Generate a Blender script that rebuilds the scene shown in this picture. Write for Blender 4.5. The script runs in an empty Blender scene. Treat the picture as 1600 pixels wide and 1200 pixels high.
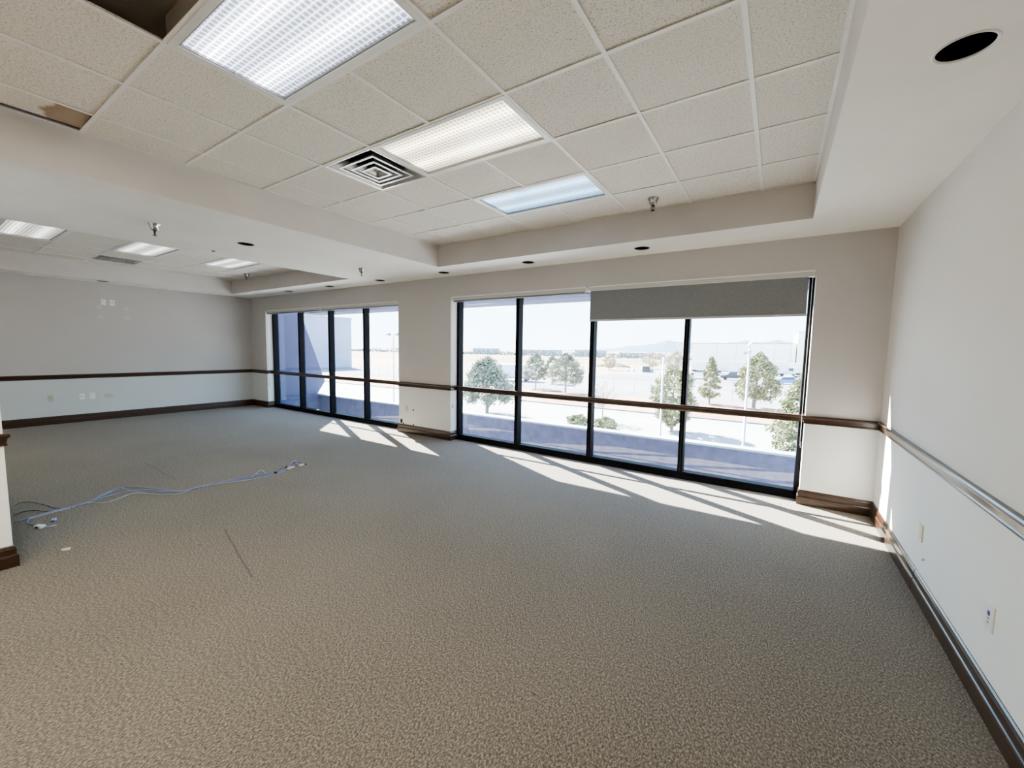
import bpy, bmesh, math, random
from mathutils import Vector, Matrix
random.seed(7)
PI = math.pi
SC = bpy.context.scene
COL = SC.collection

# ------------------------------------------------------------------ dimensions (metres, floor = 0)
XL, XR, YW, YB = -8.80, 3.514, 3.093, -7.2          # room walls
ZT, ZS = 3.06, 2.755                                 # tile plane, soffit
T1 = (-1.603, 2.834, -6.2, 2.42)                     # right ceiling tray x0,x1,y0,y1
T2 = (-8.225, -3.752, -6.2, 2.45)                    # left ceiling tray
W1 = (-1.948, 2.927, 2.42)                           # big window x0,x1,top
W2 = (-8.038, -3.229, 2.415)                         # far window
U = 0.6096
RAIL0, RAIL1 = 0.855, 0.940

# ------------------------------------------------------------------ materials
def mat(name):
    m = bpy.data.materials.new(name); m.use_nodes = True
    nt = m.node_tree
    return m, nt, nt.nodes['Principled BSDF'], nt.nodes, nt.links

def setp(b, **k):
    for a, v in k.items():
        b.inputs[a.replace('_', ' ')].default_value = v

def rgb(c): return (c[0], c[1], c[2], 1.0)

def coord(n, l, scale=(1, 1, 1), kind='Object'):
    tc = n.new('ShaderNodeTexCoord'); mp = n.new('ShaderNodeMapping')
    mp.inputs['Scale'].default_value = scale
    l.new(tc.outputs[kind], mp.inputs['Vector'])
    return mp.outputs['Vector']

def noise(n, l, vec, scale, detail=2.0, rough=0.5):
    t = n.new('ShaderNodeTexNoise')
    t.inputs['Scale'].default_value = scale; t.inputs['Detail'].default_value = detail
    t.inputs['Roughness'].default_value = rough
    if vec is not None: l.new(vec, t.inputs['Vector'])
    return t.outputs['Fac']

def ramp(n, l, fac, stops):
    r = n.new('ShaderNodeValToRGB'); e = r.color_ramp.elements
    while len(e) < len(stops): e.new(0.5)
    for k, (p, c) in enumerate(stops):
        e[k].position = p; e[k].color = rgb(c)
    l.new(fac, r.inputs['Fac'])
    return r.outputs['Color']

def math_(n, l, op, a, b=None, clamp=False):
    m = n.new('ShaderNodeMath'); m.operation = op; m.use_clamp = clamp
    for k, v in enumerate((a, b)):
        if v is None: continue
        if isinstance(v, (int, float)): m.inputs[k].default_value = v
        else: l.new(v, m.inputs[k])
    return m.outputs[0]

def mix(n, l, fac, a, b, mode='MIX'):
    m = n.new('ShaderNodeMix'); m.data_type = 'RGBA'; m.blend_type = mode
    for idx, v in ((0, fac), (6, a), (7, b)):
        if isinstance(v, (int, float)): m.inputs[idx].default_value = v
        elif isinstance(v, tuple): m.inputs[idx].default_value = rgb(v)
        else: l.new(v, m.inputs[idx])
    return m.outputs[2]

def bump(n, l, b, h, strength=0.3, dist=0.01):
    bp = n.new('ShaderNodeBump'); bp.inputs['Strength'].default_value = strength
    bp.inputs['Distance'].default_value = dist
    l.new(h, bp.inputs['Height']); l.new(bp.outputs['Normal'], b.inputs['Normal'])

def plain(name, c, rough=0.5, metal=0.0, var=0.06, scale=12.0, spec=0.5):
    m, nt, b, n, l = mat(name)
    f = noise(n, l, coord(n, l), scale, 3)
    lo = tuple(x * (1 - var) for x in c); hi = tuple(min(1, x * (1 + var)) for x in c)
    l.new(ramp(n, l, f, [(0.3, lo), (0.7, hi)]), b.inputs['Base Color'])
    setp(b, Roughness=rough, Metallic=metal); b.inputs['Specular IOR Level'].default_value = spec
    return m

def wall_paint(name, up, low, spots=()):
    """painted wall, the dado below the rail in a lighter, cooler paint; spots = small filler patches"""
    m, nt, b, n, l = mat(name)
    tc = n.new('ShaderNodeTexCoord'); sep = n.new('ShaderNodeSeparateXYZ')
    l.new(tc.outputs['Object'], sep.inputs[0])
    z = sep.outputs['Z']
    f = noise(n, l, tc.outputs['Object'], 1.3, 3)
    below = math_(n, l, 'LESS_THAN', z, 0.90)
    c = mix(n, l, below, up, low)
    c = mix(n, l, math_(n, l, 'MULTIPLY', f, 0.16), c, (0.30, 0.28, 0.26))
    for (px, py, pz, r) in spots:
        d = n.new('ShaderNodeVectorMath'); d.operation = 'DISTANCE'
        l.new(tc.outputs['Object'], d.inputs[0]); d.inputs[1].default_value = (px, py, pz)
        w = math_(n, l, 'ADD', d.outputs['Value'], math_(n, l, 'MULTIPLY', noise(n, l, tc.outputs['Object'], 40), r * 0.9))
        k = math_(n, l, 'SUBTRACT', 1.0, math_(n, l, 'DIVIDE', w, r * 1.5), True)
        c = mix(n, l, math_(n, l, 'MULTIPLY', k, 0.8, True), c, (0.66, 0.65, 0.62))
    l.new(c, b.inputs['Base Color'])
    setp(b, Roughness=0.75)
    h = noise(n, l, tc.outputs['Object'], 160, 3)
    bump(n, l, b, h, 0.12, 0.004)
    return m

def carpet_mat():
    m, nt, b, n, l = mat('carpet_loop_pile')
    tc = n.new('ShaderNodeTexCoord'); O = tc.outputs['Object']
    mp = n.new('ShaderNodeMapping'); mp.inputs['Rotation'].default_value = (0, 0, 0.75)
    mp.inputs['Scale'].default_value = (1.0, 0.7, 1.0); l.new(O, mp.inputs['Vector'])
    f1 = noise(n, l, mp.outputs[0], 120, 4, 0.8)
    f2 = noise(n, l, O, 38, 2)
    f3 = noise(n, l, O, 0.8, 3)
    c = ramp(n, l, f1, [(0.38, (0.030, 0.026, 0.020)), (0.5, (0.172, 0.152, 0.127)), (0.62, (0.48, 0.43, 0.365))])
    c = mix(n, l, 0.15, c, ramp(n, l, f2, [(0.35, (0.11, 0.097, 0.08)), (0.65, (0.25, 0.225, 0.19))]))
    c = mix(n, l, 0.22, c, ramp(n, l, f3, [(0.35, (0.13, 0.115, 0.095)), (0.65, (0.22, 0.20, 0.172))]))
    # two worn seams and a few scuffs
    for (cx, cy, ang, half, wid, k) in ((-0.73, -0.704, math.atan2(-0.22, 0.97), 0.50, 0.006, 0.5), (-3.67, -0.33, -0.02, 0.58, 0.007, 0.3)):
        q = n.new('ShaderNodeMapping'); q.vector_type = 'TEXTURE'
        q.inputs['Location'].default_value = (cx, cy, 0); q.inputs['Rotation'].default_value = (0, 0, ang)
        l.new(O, q.inputs['Vector'])
        s = n.new('ShaderNodeSeparateXYZ'); l.new(q.outputs[0], s.inputs[0])
        yy = math_(n, l, 'ADD', s.outputs['Y'], math_(n, l, 'MULTIPLY', math_(n, l, 'SUBTRACT', noise(n, l, O, 2), 0.5), 0.03))
        a = math_(n, l, 'LESS_THAN', math_(n, l, 'ABSOLUTE', yy), wid)
        e = math_(n, l, 'LESS_THAN', math_(n, l, 'ABSOLUTE', s.outputs['X']), half)
        c = mix(n, l, math_(n, l, 'MULTIPLY', math_(n, l, 'MULTIPLY', a, e), k), c, (0.055, 0.046, 0.038))
    sc = noise(n, l, coord(n, l, (1, 2.2, 1)), 3.1, 3, 0.6)
    c = mix(n, l, math_(n, l, 'MULTIPLY', math_(n, l, 'GREATER_THAN', sc, 0.735), 0.55), c, (0.06, 0.05, 0.04))
    l.new(c, b.inputs['Base Color'])
    setp(b, Roughness=0.95); b.inputs['Specular IOR Level'].default_value = 0.12
    b.inputs['Sheen Weight'].default_value = 0.15
    bump(n, l, b, f1, 0.75, 0.008)
    return m

def tile_mat(name, stain=None):
    m, nt, b, n, l = mat(name)
    O = coord(n, l)
    f = noise(n, l, O, 95, 4, 0.75); g = noise(n, l, O, 1.6, 2)
    c = ramp(n, l, f, [(0.34, (0.34, 0.30, 0.25)), (0.44, (0.79, 0.745, 0.665)), (0.62, (0.91, 0.87, 0.79))])
    c = mix(n, l, 0.18, c, ramp(n, l, g, [(0.3, (0.74, 0.69, 0.61)), (0.7, (0.88, 0.84, 0.77))]))
    if stain:
        d = n.new('ShaderNodeVectorMath'); d.operation = 'DISTANCE'
        l.new(O, d.inputs[0]); d.inputs[1].default_value = stain
        w = math_(n, l, 'ADD', d.outputs['Value'], math_(n, l, 'MULTIPLY', noise(n, l, O, 9, 3), 0.16))
        k = ramp(n, l, w, [(0.17, (0.9, 0.9, 0.9)), (0.24, (1, 1, 1)), (0.27, (0, 0, 0))])
        c = mix(n, l, math_(n, l, 'MULTIPLY', k, 0.8), c, (0.30, 0.20, 0.11))
    l.new(c, b.inputs['Base Color']); setp(b, Roughness=0.95)
    b.inputs['Specular IOR Level'].default_value = 0.1
    bump(n, l, b, f, 0.6, 0.006)
    return m

def wood_mat(name='dark_stained_wood', k=0.62):
    m, nt, b, n, l = mat(name)
    f = noise(n, l, coord(n, l, (3.0, 3.0, 40.0)), 4.0, 4, 0.6)
    c = ramp(n, l, f, [(0.3, (0.030 * k, 0.013 * k, 0.006 * k)), (0.55, (0.075 * k, 0.031 * k, 0.014 * k)), (0.75, (0.135 * k, 0.060 * k, 0.026 * k))])
    l.new(c, b.inputs['Base Color']); setp(b, Roughness=0.34)
    b.inputs['Coat Weight'].default_value = 0.5; b.inputs['Coat Roughness'].default_value = 0.16
    bump(n, l, b, f, 0.08, 0.003)
    return m

def glass_mat():
    m = bpy.data.materials.new('window_glass'); m.use_nodes = True
    nt = m.node_tree; n, l = nt.nodes, nt.links; n.clear()
    out = n.new('ShaderNodeOutputMaterial'); mx = n.new('ShaderNodeMixShader')
    tr = n.new('ShaderNodeBsdfTransparent'); gl = n.new('ShaderNodeBsdfGlossy')
    gl.inputs['Roughness'].default_value = 0.0; gl.inputs['Color'].default_value = (0.95, 0.97, 1, 1)
    lw = n.new('ShaderNodeLayerWeight'); lw.inputs['Blend'].default_value = 0.5
    f = math_(n, l, 'POWER', lw.outputs['Facing'], 4.0)
    f = math_(n, l, 'ADD', math_(n, l, 'MULTIPLY', f, 0.75), 0.14, True)
    dirt = noise(n, l, coord(n, l), 2.5, 4)
    l.new(ramp(n, l, dirt, [(0.3, (0.80, 0.87, 0.93)), (0.7, (0.86, 0.91, 0.95))]), tr.inputs['Color'])
    l.new(f, mx.inputs[0]); l.new(tr.outputs[0], mx.inputs[1]); l.new(gl.outputs[0], mx.inputs[2])
    l.new(mx.outputs[0], out.inputs['Surface'])
    return m

def lens_mat(name, col, dark, strength):
    """prismatic acrylic lens lit by tubes running along its local X"""
    m, nt, b, n, l = mat(name)
    tc = n.new('ShaderNodeTexCoord'); s = n.new('ShaderNodeSeparateXYZ')
    l.new(tc.outputs['Object'], s.inputs[0]); X, Y = s.outputs['X'], s.outputs['Y']
    p = 0.034
    def cell(v): return math_(n, l, 'ABSOLUTE', math_(n, l, 'SINE', math_(n, l, 'MULTIPLY', v, PI / p)))
    cx, cy = cell(X), cell(Y)
    prism = math_(n, l, 'MULTIPLY', cx, cy)
    prism = math_(n, l, 'SMOOTH_MIN', prism, 0.8)
    line = math_(n, l, 'MAXIMUM', math_(n, l, 'LESS_THAN', cx, 0.22), math_(n, l, 'LESS_THAN', cy, 0.22))
    wob = math_(n, l, 'ADD', Y, math_(n, l, 'MULTIPLY', math_(n, l, 'SUBTRACT', noise(n, l, coord(n, l, (2, 30, 1)), 6), 0.5), 0.015))
    band = None
    for c0 in (-0.135, 0.115):
        d = math_(n, l, 'DIVIDE', math_(n, l, 'SUBTRACT', wob, c0), 0.055)
        g = math_(n, l, 'DIVIDE', 1.0, math_(n, l, 'ADD', 1.0, math_(n, l, 'MULTIPLY', d, d)))
        band = g if band is None else math_(n, l, 'ADD', band, g)
    band = math_(n, l, 'MINIMUM', band, 1.25)
    v = math_(n, l, 'MULTIPLY', math_(n, l, 'ADD', 0.03, math_(n, l, 'MULTIPLY', band, 1.0)),
              math_(n, l, 'SUBTRACT', 1.15, math_(n, l, 'MULTIPLY', prism, 1.0)))
    v = math_(n, l, 'ADD', v, math_(n, l, 'MULTIPLY', line, 0.22))
    cc = mix(n, l, math_(n, l, 'MULTIPLY', v, 0.8, True), dark, col)
    l.new(cc, b.inputs['Emission Color'])
    l.new(math_(n, l, 'MULTIPLY', v, strength), b.inputs['Emission Strength'])
    setp(b, Roughness=0.2); b.inputs['Base Color'].default_value = (0.55, 0.56, 0.57, 1)
    return m

def leaf_mat(name, a, b_, c_):
    m, nt, b, n, l = mat(name)
    f = noise(n, l, coord(n, l), 1.9, 3, 0.7)
    l.new(ramp(n, l, f, [(0.3, a), (0.5, b_), (0.7, c_)]), b.inputs['Base Color'])
    setp(b, Roughness=0.8); b.inputs['Specular IOR Level'].default_value = 0.15
    return m

def ground_mat(name, a, b_, scale=0.15, fine=3.0, stretch=(1, 1, 1)):
    m, nt, b, n, l = mat(name)
    O = coord(n, l, stretch)
    f = noise(n, l, O, scale, 5, 0.65); g = noise(n, l, O, fine, 3)
    c = ramp(n, l, f, [(0.35, a), (0.65, b_)])
    c = mix(n, l, math_(n, l, 'MULTIPLY', g, 0.22), c, tuple(x * 0.6 for x in a))
    l.new(c, b.inputs['Base Color']); setp(b, Roughness=0.95)
    b.inputs['Specular IOR Level'].default_value = 0.1
    return m

M = {}
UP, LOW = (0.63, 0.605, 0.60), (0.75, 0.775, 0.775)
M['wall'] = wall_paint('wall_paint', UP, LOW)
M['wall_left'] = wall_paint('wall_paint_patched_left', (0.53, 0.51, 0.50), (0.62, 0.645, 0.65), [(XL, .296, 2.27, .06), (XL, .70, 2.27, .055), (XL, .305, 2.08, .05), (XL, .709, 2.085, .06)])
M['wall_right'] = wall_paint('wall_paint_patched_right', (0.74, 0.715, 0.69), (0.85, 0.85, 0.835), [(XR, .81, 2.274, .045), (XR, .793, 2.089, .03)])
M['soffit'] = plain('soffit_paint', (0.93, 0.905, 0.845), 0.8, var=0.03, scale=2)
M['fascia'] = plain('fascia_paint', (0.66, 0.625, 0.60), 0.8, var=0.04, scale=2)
M['carpet'] = carpet_mat()
M['tile'] = tile_mat('mineral_tile')
M['tile_stained'] = tile_mat('mineral_tile_stained', (-1.36, -1.28, ZT))
M['tee'] = plain('painted_tee', (0.86, 0.84, 0.80), 0.5, var=0.03)
M['plenum'] = plain('plenum_grey', (0.36, 0.32, 0.28), 0.9, var=0.3, scale=3)
M['void'] = plain('void_grey', (0.80, 0.74, 0.66), 0.9, var=0.1, scale=3)
M['wood'] = wood_mat()
M['bronze'] = plain('dark_bronze_aluminium', (0.008, 0.008, 0.010), 0.6, 0.0, var=0.2, spec=.08)
M['bead'] = plain('frame_bead', (0.05, 0.052, 0.066), 0.5, 0.0, var=0.1)
M['glass'] = glass_mat()
M['white_metal'] = plain('white_enamel', (0.82, 0.81, 0.78), 0.35, var=0.03)
M['grey_frame'] = plain('grey_frame', (0.42, 0.42, 0.41), 0.3, 0.3, var=0.05)
M['louver'] = plain('louver_metal', (0.72, 0.72, 0.70), 0.25, 0.6, var=0.05)
M['black'] = plain('flat_black', (0.012, 0.012, 0.013), 0.6, var=0.3)
M['chrome'] = plain('chrome', (0.55, 0.55, 0.56), 0.12, 1.0, var=0.08)
M['dark_brass'] = plain('dark_brass', (0.10, 0.08, 0.06), 0.35, 0.9, var=0.1)
M['cassette'] = plain('blind_cassette', (0.62, 0.615, 0.60), 0.45, var=0.02)
M['lip'] = plain('white_lip', (0.95, 0.94, 0.92), 0.4, var=0.01)
M['fabric'] = plain('blind_fabric', (0.255, 0.265, 0.275), 0.9, var=0.08, scale=60)
M['hem'] = plain('hem_bar', (0.55, 0.55, 0.56), 0.45, var=0.04)
M['plate_white'] = plain('white_plastic', (0.80, 0.80, 0.79), 0.35, var=0.02)
M['plate_cream'] = plain('cream_plastic', (0.66, 0.62, 0.48), 0.4, var=0.03)
M['plate_beige'] = plain('painted_plate', (0.52, 0.52, 0.44), 0.5, var=0.03)
M['slot'] = plain('socket_slot', (0.03, 0.03, 0.035), 0.5)
M['jack_blue'] = plain('blue_jack', (0.04, 0.10, 0.32), 0.4)
M['cable_blue'] = plain('pale_blue_cable', (0.25, 0.30, 0.52), 0.45, var=0.1)
M['cable_pale'] = plain('pale_grey_cable', (0.46, 0.50, 0.62), 0.45, var=0.1)
M['cable_black'] = plain('black_cable', (0.025, 0.025, 0.03), 0.5)
M['paper'] = plain('paper', (0.88, 0.86, 0.82), 0.8)
M['tan'] = plain('tan_plastic', (0.62, 0.47, 0.30), 0.5)
# outside
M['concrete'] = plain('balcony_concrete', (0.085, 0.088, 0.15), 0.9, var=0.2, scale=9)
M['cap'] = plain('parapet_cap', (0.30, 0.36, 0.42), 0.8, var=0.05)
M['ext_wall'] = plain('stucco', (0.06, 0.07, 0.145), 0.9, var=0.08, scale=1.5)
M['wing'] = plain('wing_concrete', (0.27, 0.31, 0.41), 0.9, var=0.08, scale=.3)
M['ground'] = ground_mat('pale_dirt', (0.27, 0.22, 0.18), (0.36, 0.30, 0.25))
M['road'] = ground_mat('bleached_asphalt', (0.31, 0.31, 0.305), (0.38, 0.38, 0.37), 0.2, 2, (0.15, 1.2, 1))
M['lot'] = ground_mat('parking_asphalt', (0.17, 0.18, 0.20), (0.25, 0.265, 0.28), 0.06, 1, (0.2, 1, 1))
M['field'] = ground_mat('dry_field', (0.20, 0.165, 0.12), (0.33, 0.28, 0.21), 0.03, 0.2, (0.25, 1.5, 1))
M['kerb'] = plain('kerb_concrete', (0.20, 0.19, 0.18), 0.9, var=0.1, scale=1)
M['verge'] = ground_mat('reddish_dirt', (0.27, 0.17, 0.125), (0.38, 0.26, 0.20))
M['pine'] = leaf_mat('pine_needles', (0.12, 0.145, 0.08), (0.23, 0.25, 0.145), (0.40, 0.41, 0.24))
M['pine_blue'] = leaf_mat('grey_green_needles', (0.13, 0.16, 0.125), (0.22, 0.25, 0.195), (0.37, 0.39, 0.30))
M['dry_leaf'] = leaf_mat('dry_foliage', (0.34, 0.30, 0.22), (0.46, 0.41, 0.32), (0.58, 0.53, 0.43))
M['bark'] = plain('bark', (0.26, 0.23, 0.22), 0.9, var=0.25, scale=6)
M['galv'] = plain('galvanised_steel', (0.42, 0.43, 0.48), 0.4, 0.3, var=0.1)
M['beige_wall'] = plain('warehouse_wall', (0.93, 0.87, 0.78), 0.9, var=0.05, scale=0.1)
M['seam'] = plain('panel_seam', (0.55, 0.52, 0.50), 0.9)
M['hill'] = plain('hills_painted_haze', (0.06, 0.08, 0.10), 1.0, var=0.05, scale=0.004, spec=0.0)
_b = M['hill'].node_tree.nodes['Principled BSDF']; _b.inputs['Emission Color'].default_value = (.58, .78, 1.0, 1); _b.inputs['Emission Strength'].default_value = .92  # aerial haze painted onto the hills as a sky-blue glow
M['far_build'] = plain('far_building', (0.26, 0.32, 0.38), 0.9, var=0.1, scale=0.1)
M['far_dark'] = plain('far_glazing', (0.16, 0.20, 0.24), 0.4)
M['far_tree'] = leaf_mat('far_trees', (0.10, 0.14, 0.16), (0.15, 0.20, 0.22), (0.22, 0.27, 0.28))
M['car_white'] = plain('white_car_paint', (0.70, 0.71, 0.72), 0.25, var=0.02)
M['car_blue'] = plain('blue_car_paint', (0.08, 0.25, 0.62), 0.25, var=0.02)
M['car_dark'] = plain('charcoal_car_paint', (0.045, 0.05, 0.06), 0.25, var=0.02)
M['car_glass'] = plain('car_window', (0.05, 0.06, 0.08), 0.1)
M['tyre'] = plain('tyre_rubber', (0.03, 0.03, 0.03), 0.8)
M['trailer'] = plain('trailer_panel', (0.62, 0.70, 0.80), 0.5, var=0.04)

# ------------------------------------------------------------------ mesh helpers
def obj(name, bm, m, parent=None, smooth=False, mats=None):
    bmesh.ops.recalc_face_normals(bm, faces=bm.faces)
    me = bpy.data.meshes.new(name); bm.to_mesh(me); bm.free()
    for k in (mats or [m]): me.materials.append(k)
    if smooth:
        for p in me.polygons: p.use_smooth = True
    o = bpy.data.objects.new(name, me); COL.objects.link(o)
    if parent: o.parent = parent
    return o

def tag(o, label=None, cat=None, group=None, kind=None):
    if label: o['label'] = label
    if cat: o['category'] = cat
    if group: o['group'] = group
    if kind: o['kind'] = kind
    return o

def thing(name, label, cat, loc=(0, 0, 0), rz=0.0, group=None):
    o = bpy.data.objects.new(name, None); COL.objects.link(o)
    o.location = loc; o.rotation_euler = (0, 0, rz); o.empty_display_size = 0.1
    return tag(o, label, cat, group)

def struct(name, bm, m, label=None, parent=None, mats=None):
    o = obj(name, bm, m, parent, mats=mats)
    if parent is None: tag(o, label, None, None, 'structure')
    return o

def copy_tree(o, parent=None):
    c = o.copy(); COL.objects.link(c); c.parent = parent
    for ch in list(o.children): copy_tree(ch, c)
    return c

def B(): return bmesh.new()

def box(bm, a, b, mi=0, bev=0.0):
    x0, x1 = sorted((a[0], b[0])); y0, y1 = sorted((a[1], b[1])); z0, z1 = sorted((a[2], b[2]))
    vs = [bm.verts.new(p) for p in ((x0, y0, z0), (x1, y0, z0), (x1, y1, z0), (x0, y1, z0), (x0, y0, z1), (x1, y0, z1), (x1, y1, z1), (x0, y1, z1))]
    fs = [bm.faces.new([vs[i] for i in q]) for q in ((0, 3, 2, 1), (4, 5, 6, 7), (0, 1, 5, 4), (1, 2, 6, 5), (2, 3, 7, 6), (3, 0, 4, 7))]
    for f in fs: f.material_index = mi
    if bev:
        es = list({e for f in fs for e in f.edges})
        bmesh.ops.bevel(bm, geom=es, offset=bev, segments=2, affect='EDGES', profile=0.5)
    return bm

def quad(bm, pts, mi=0):
    f = bm.faces.new([bm.verts.new(p) for p in pts]); f.material_index = mi; return f

def lathe(bm, prof, c=(0, 0, 0), seg=24, cap=(False, False), axis='Z', mi=0):
    """prof: (radius, height) list revolved about a vertical (or Y / X) axis through c"""
    rings = []
    for r, h in prof:
        ring = []
        for k in range(seg):
            a = 2 * PI * k / seg; u, v = r * math.cos(a), r * math.sin(a)
            p = (c[0] + u, c[1] + v, c[2] + h) if axis == 'Z' else ((c[0] + u, c[1] + h, c[2] + v) if axis == 'Y' else (c[0] + h, c[1] + u, c[2] + v))
            ring.append(bm.verts.new(p))
        rings.append(ring)
    for a, b in zip(rings, rings[1:]):
        for k in range(seg):
            f = bm.faces.new((a[k], a[(k + 1) % seg], b[(k + 1) % seg], b[k])); f.material_index = mi
    if cap[0]: bm.faces.new(rings[0][::-1]).material_index = mi
    if cap[1]: bm.faces.new(rings[-1]).material_index = mi
    return bm

def tube(bm, pts, r, seg=8, mi=0):
    pts = [Vector(p) for p in pts]; rs = r if isinstance(r, (list, tuple)) else [r] * len(pts)
    rings = []; up = Vector((0, 0, 1))
    for i, p in enumerate(pts):
        t = (pts[min(i + 1, len(pts) - 1)] - pts[max(i - 1, 0)]).normalized()
        ref = up if abs(t.dot(up)) < 0.95 else Vector((1, 0, 0))
        u = t.cross(ref).normalized(); v = t.cross(u).normalized()
        rings.append([bm.verts.new(p + rs[i] * (u * math.cos(2 * PI * k / seg) + v * math.sin(2 * PI * k / seg))) for k in range(seg)])
    for a, b in zip(rings, rings[1:]):
        for k in range(seg):
            bm.faces.new((a[k], a[(k + 1) % seg], b[(k + 1) % seg], b[k])).material_index = mi
    bm.faces.new(rings[0][::-1]).material_index = mi; bm.faces.new(rings[-1]).material_index = mi
    return bm

def smooth_path(p, n=6):
    """Catmull-Rom through the given points"""
    p = [Vector(q) for q in p]; out = []
    for i in range(len(p) - 1):
        a, b, c, d = p[max(i - 1, 0)], p[i], p[i + 1], p[min(i + 2, len(p) - 1)]
        for k in range(n):
            t = k / n
            out.append(0.5 * ((2 * b) + (c - a) * t + (2 * a - 5 * b + 4 * c - d) * t * t + (3 * b - a - 3 * c + d) * t ** 3))
    out.append(p[-1]); return out

def moulding(bm, path, prof):
    """extrude a closed (offset, z) profile along a plan polyline; the offset goes to the LEFT of travel, mitred corners"""
    P = [Vector((x, y)) for x, y in path]; rings = []
    for i, p in enumerate(P):
        ds = []
        if i > 0: ds.append((p - P[i - 1]).normalized())
        if i < len(P) - 1: ds.append((P[i + 1] - p).normalized())
        ns = [Vector((-d.y, d.x)) for d in ds]
        if len(ns) == 1: nn = ns[0]
        else:
            nn = (ns[0] + ns[1]).normalized(); nn = nn / max(0.2, nn.dot(ns[0]))
        rings.append([bm.verts.new((p.x + nn.x * o, p.y + nn.y * o, z)) for o, z in prof])
    k = len(prof)
    for a, b in zip(rings, rings[1:]):
        for j in range(k): bm.faces.new((a[j], a[(j + 1) % k], b[(j + 1) % k], b[j]))
    bm.faces.new(rings[0]); bm.faces.new(rings[-1][::-1])
    return bm

# ------------------------------------------------------------------ room shell
floor = struct('floor', box(B(), (XL - .2, YB - .2, -.25), (XR + .2, 3.33, 0)), M['carpet'], 'brown grey loop pile carpet covering the whole office floor')
ZR = 3.75
bm = B()
for x0, x1 in ((XL - .2, W2[0]), (W2[1], W1[0]), (W1[1], XR + .2)): box(bm, (x0, YW, 0), (x1, 3.37, ZR))
box(bm, (W2[0], YW, W2[2]), (W2[1], 3.37, ZR)); box(bm, (W1[0], YW, W1[2]), (W1[1], 3.37, ZR))
wall_front = struct('wall_front', bm, M['wall'], 'grey beige wall with two wide window openings and a pier between them')
struct('wall_right', box(B(), (XR, YB - .2, 0), (XR + .2, YW, ZR)), M['wall_right'], 'pale wall on the right with a dark wooden chair rail')
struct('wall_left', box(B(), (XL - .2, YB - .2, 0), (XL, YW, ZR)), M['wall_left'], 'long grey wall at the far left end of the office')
struct('wall_back', box(B(), (XL, YB - .2, 0), (XR, YB, ZR)), M['wall'], 'wall behind the viewpoint')
struct('wall_partition', box(B(), (-3.60, YB, 0), (-1.735, -1.676, ZS)), plain('partition_paint', (0.93, 0.92, 0.90), 0.8, var=0.03, scale=2), 'end of a pale partition wall at the left edge of the view')
struct('roof', box(B(), (XL - .2, YB - .2, ZR), (XR + .2, 3.37, ZR + .2)), M['plenum'], 'dark roof deck above the ceiling void')

# soffit with the two trays cut out and round holes for the can lights
CANS = [(3.18, .272), (1.264, 2.757), (-.28, 2.782), (-1.834, 2.795), (-3.384, 2.815), (-4.902, 2.814), (-6.421, 2.808), (-2.693, .321), (-8.45, .303)]
CR = 0.085
bm = B()
def loop(pts):
    v = [bm.verts.new((x, y, ZS)) for x, y in pts]
    return [bm.edges.new((v[i], v[(i + 1) % len(v)])) for i in range(len(v))]
es = loop([(XL, YB), (XR, YB), (XR, YW), (XL, YW)])
for t in (T1, T2): es += loop([(t[0], t[2]), (t[1], t[2]), (t[1], t[3]), (t[0], t[3])])
for cx, cy in CANS: es += loop([(cx + CR * math.cos(a * PI / 12), cy + CR * math.sin(a * PI / 12)) for a in range(24)])
bmesh.ops.triangle_fill(bm, use_beauty=True, edges=es)
ceiling = struct('ceiling', bm, M['soffit'], 'painted ceiling soffit around two recessed trays of tiles')
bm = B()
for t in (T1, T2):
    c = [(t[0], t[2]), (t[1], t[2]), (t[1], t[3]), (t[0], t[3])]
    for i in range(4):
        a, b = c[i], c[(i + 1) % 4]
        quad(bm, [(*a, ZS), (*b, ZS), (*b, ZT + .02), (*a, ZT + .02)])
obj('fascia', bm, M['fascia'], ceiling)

def grid_lines(lo, hi, org):
    k = math.ceil((lo - org) / U - 1e-6); out = []
    while org + k * U < hi - 1e-6:
        out.append(org + k * U); k += 1
    return out

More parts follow.
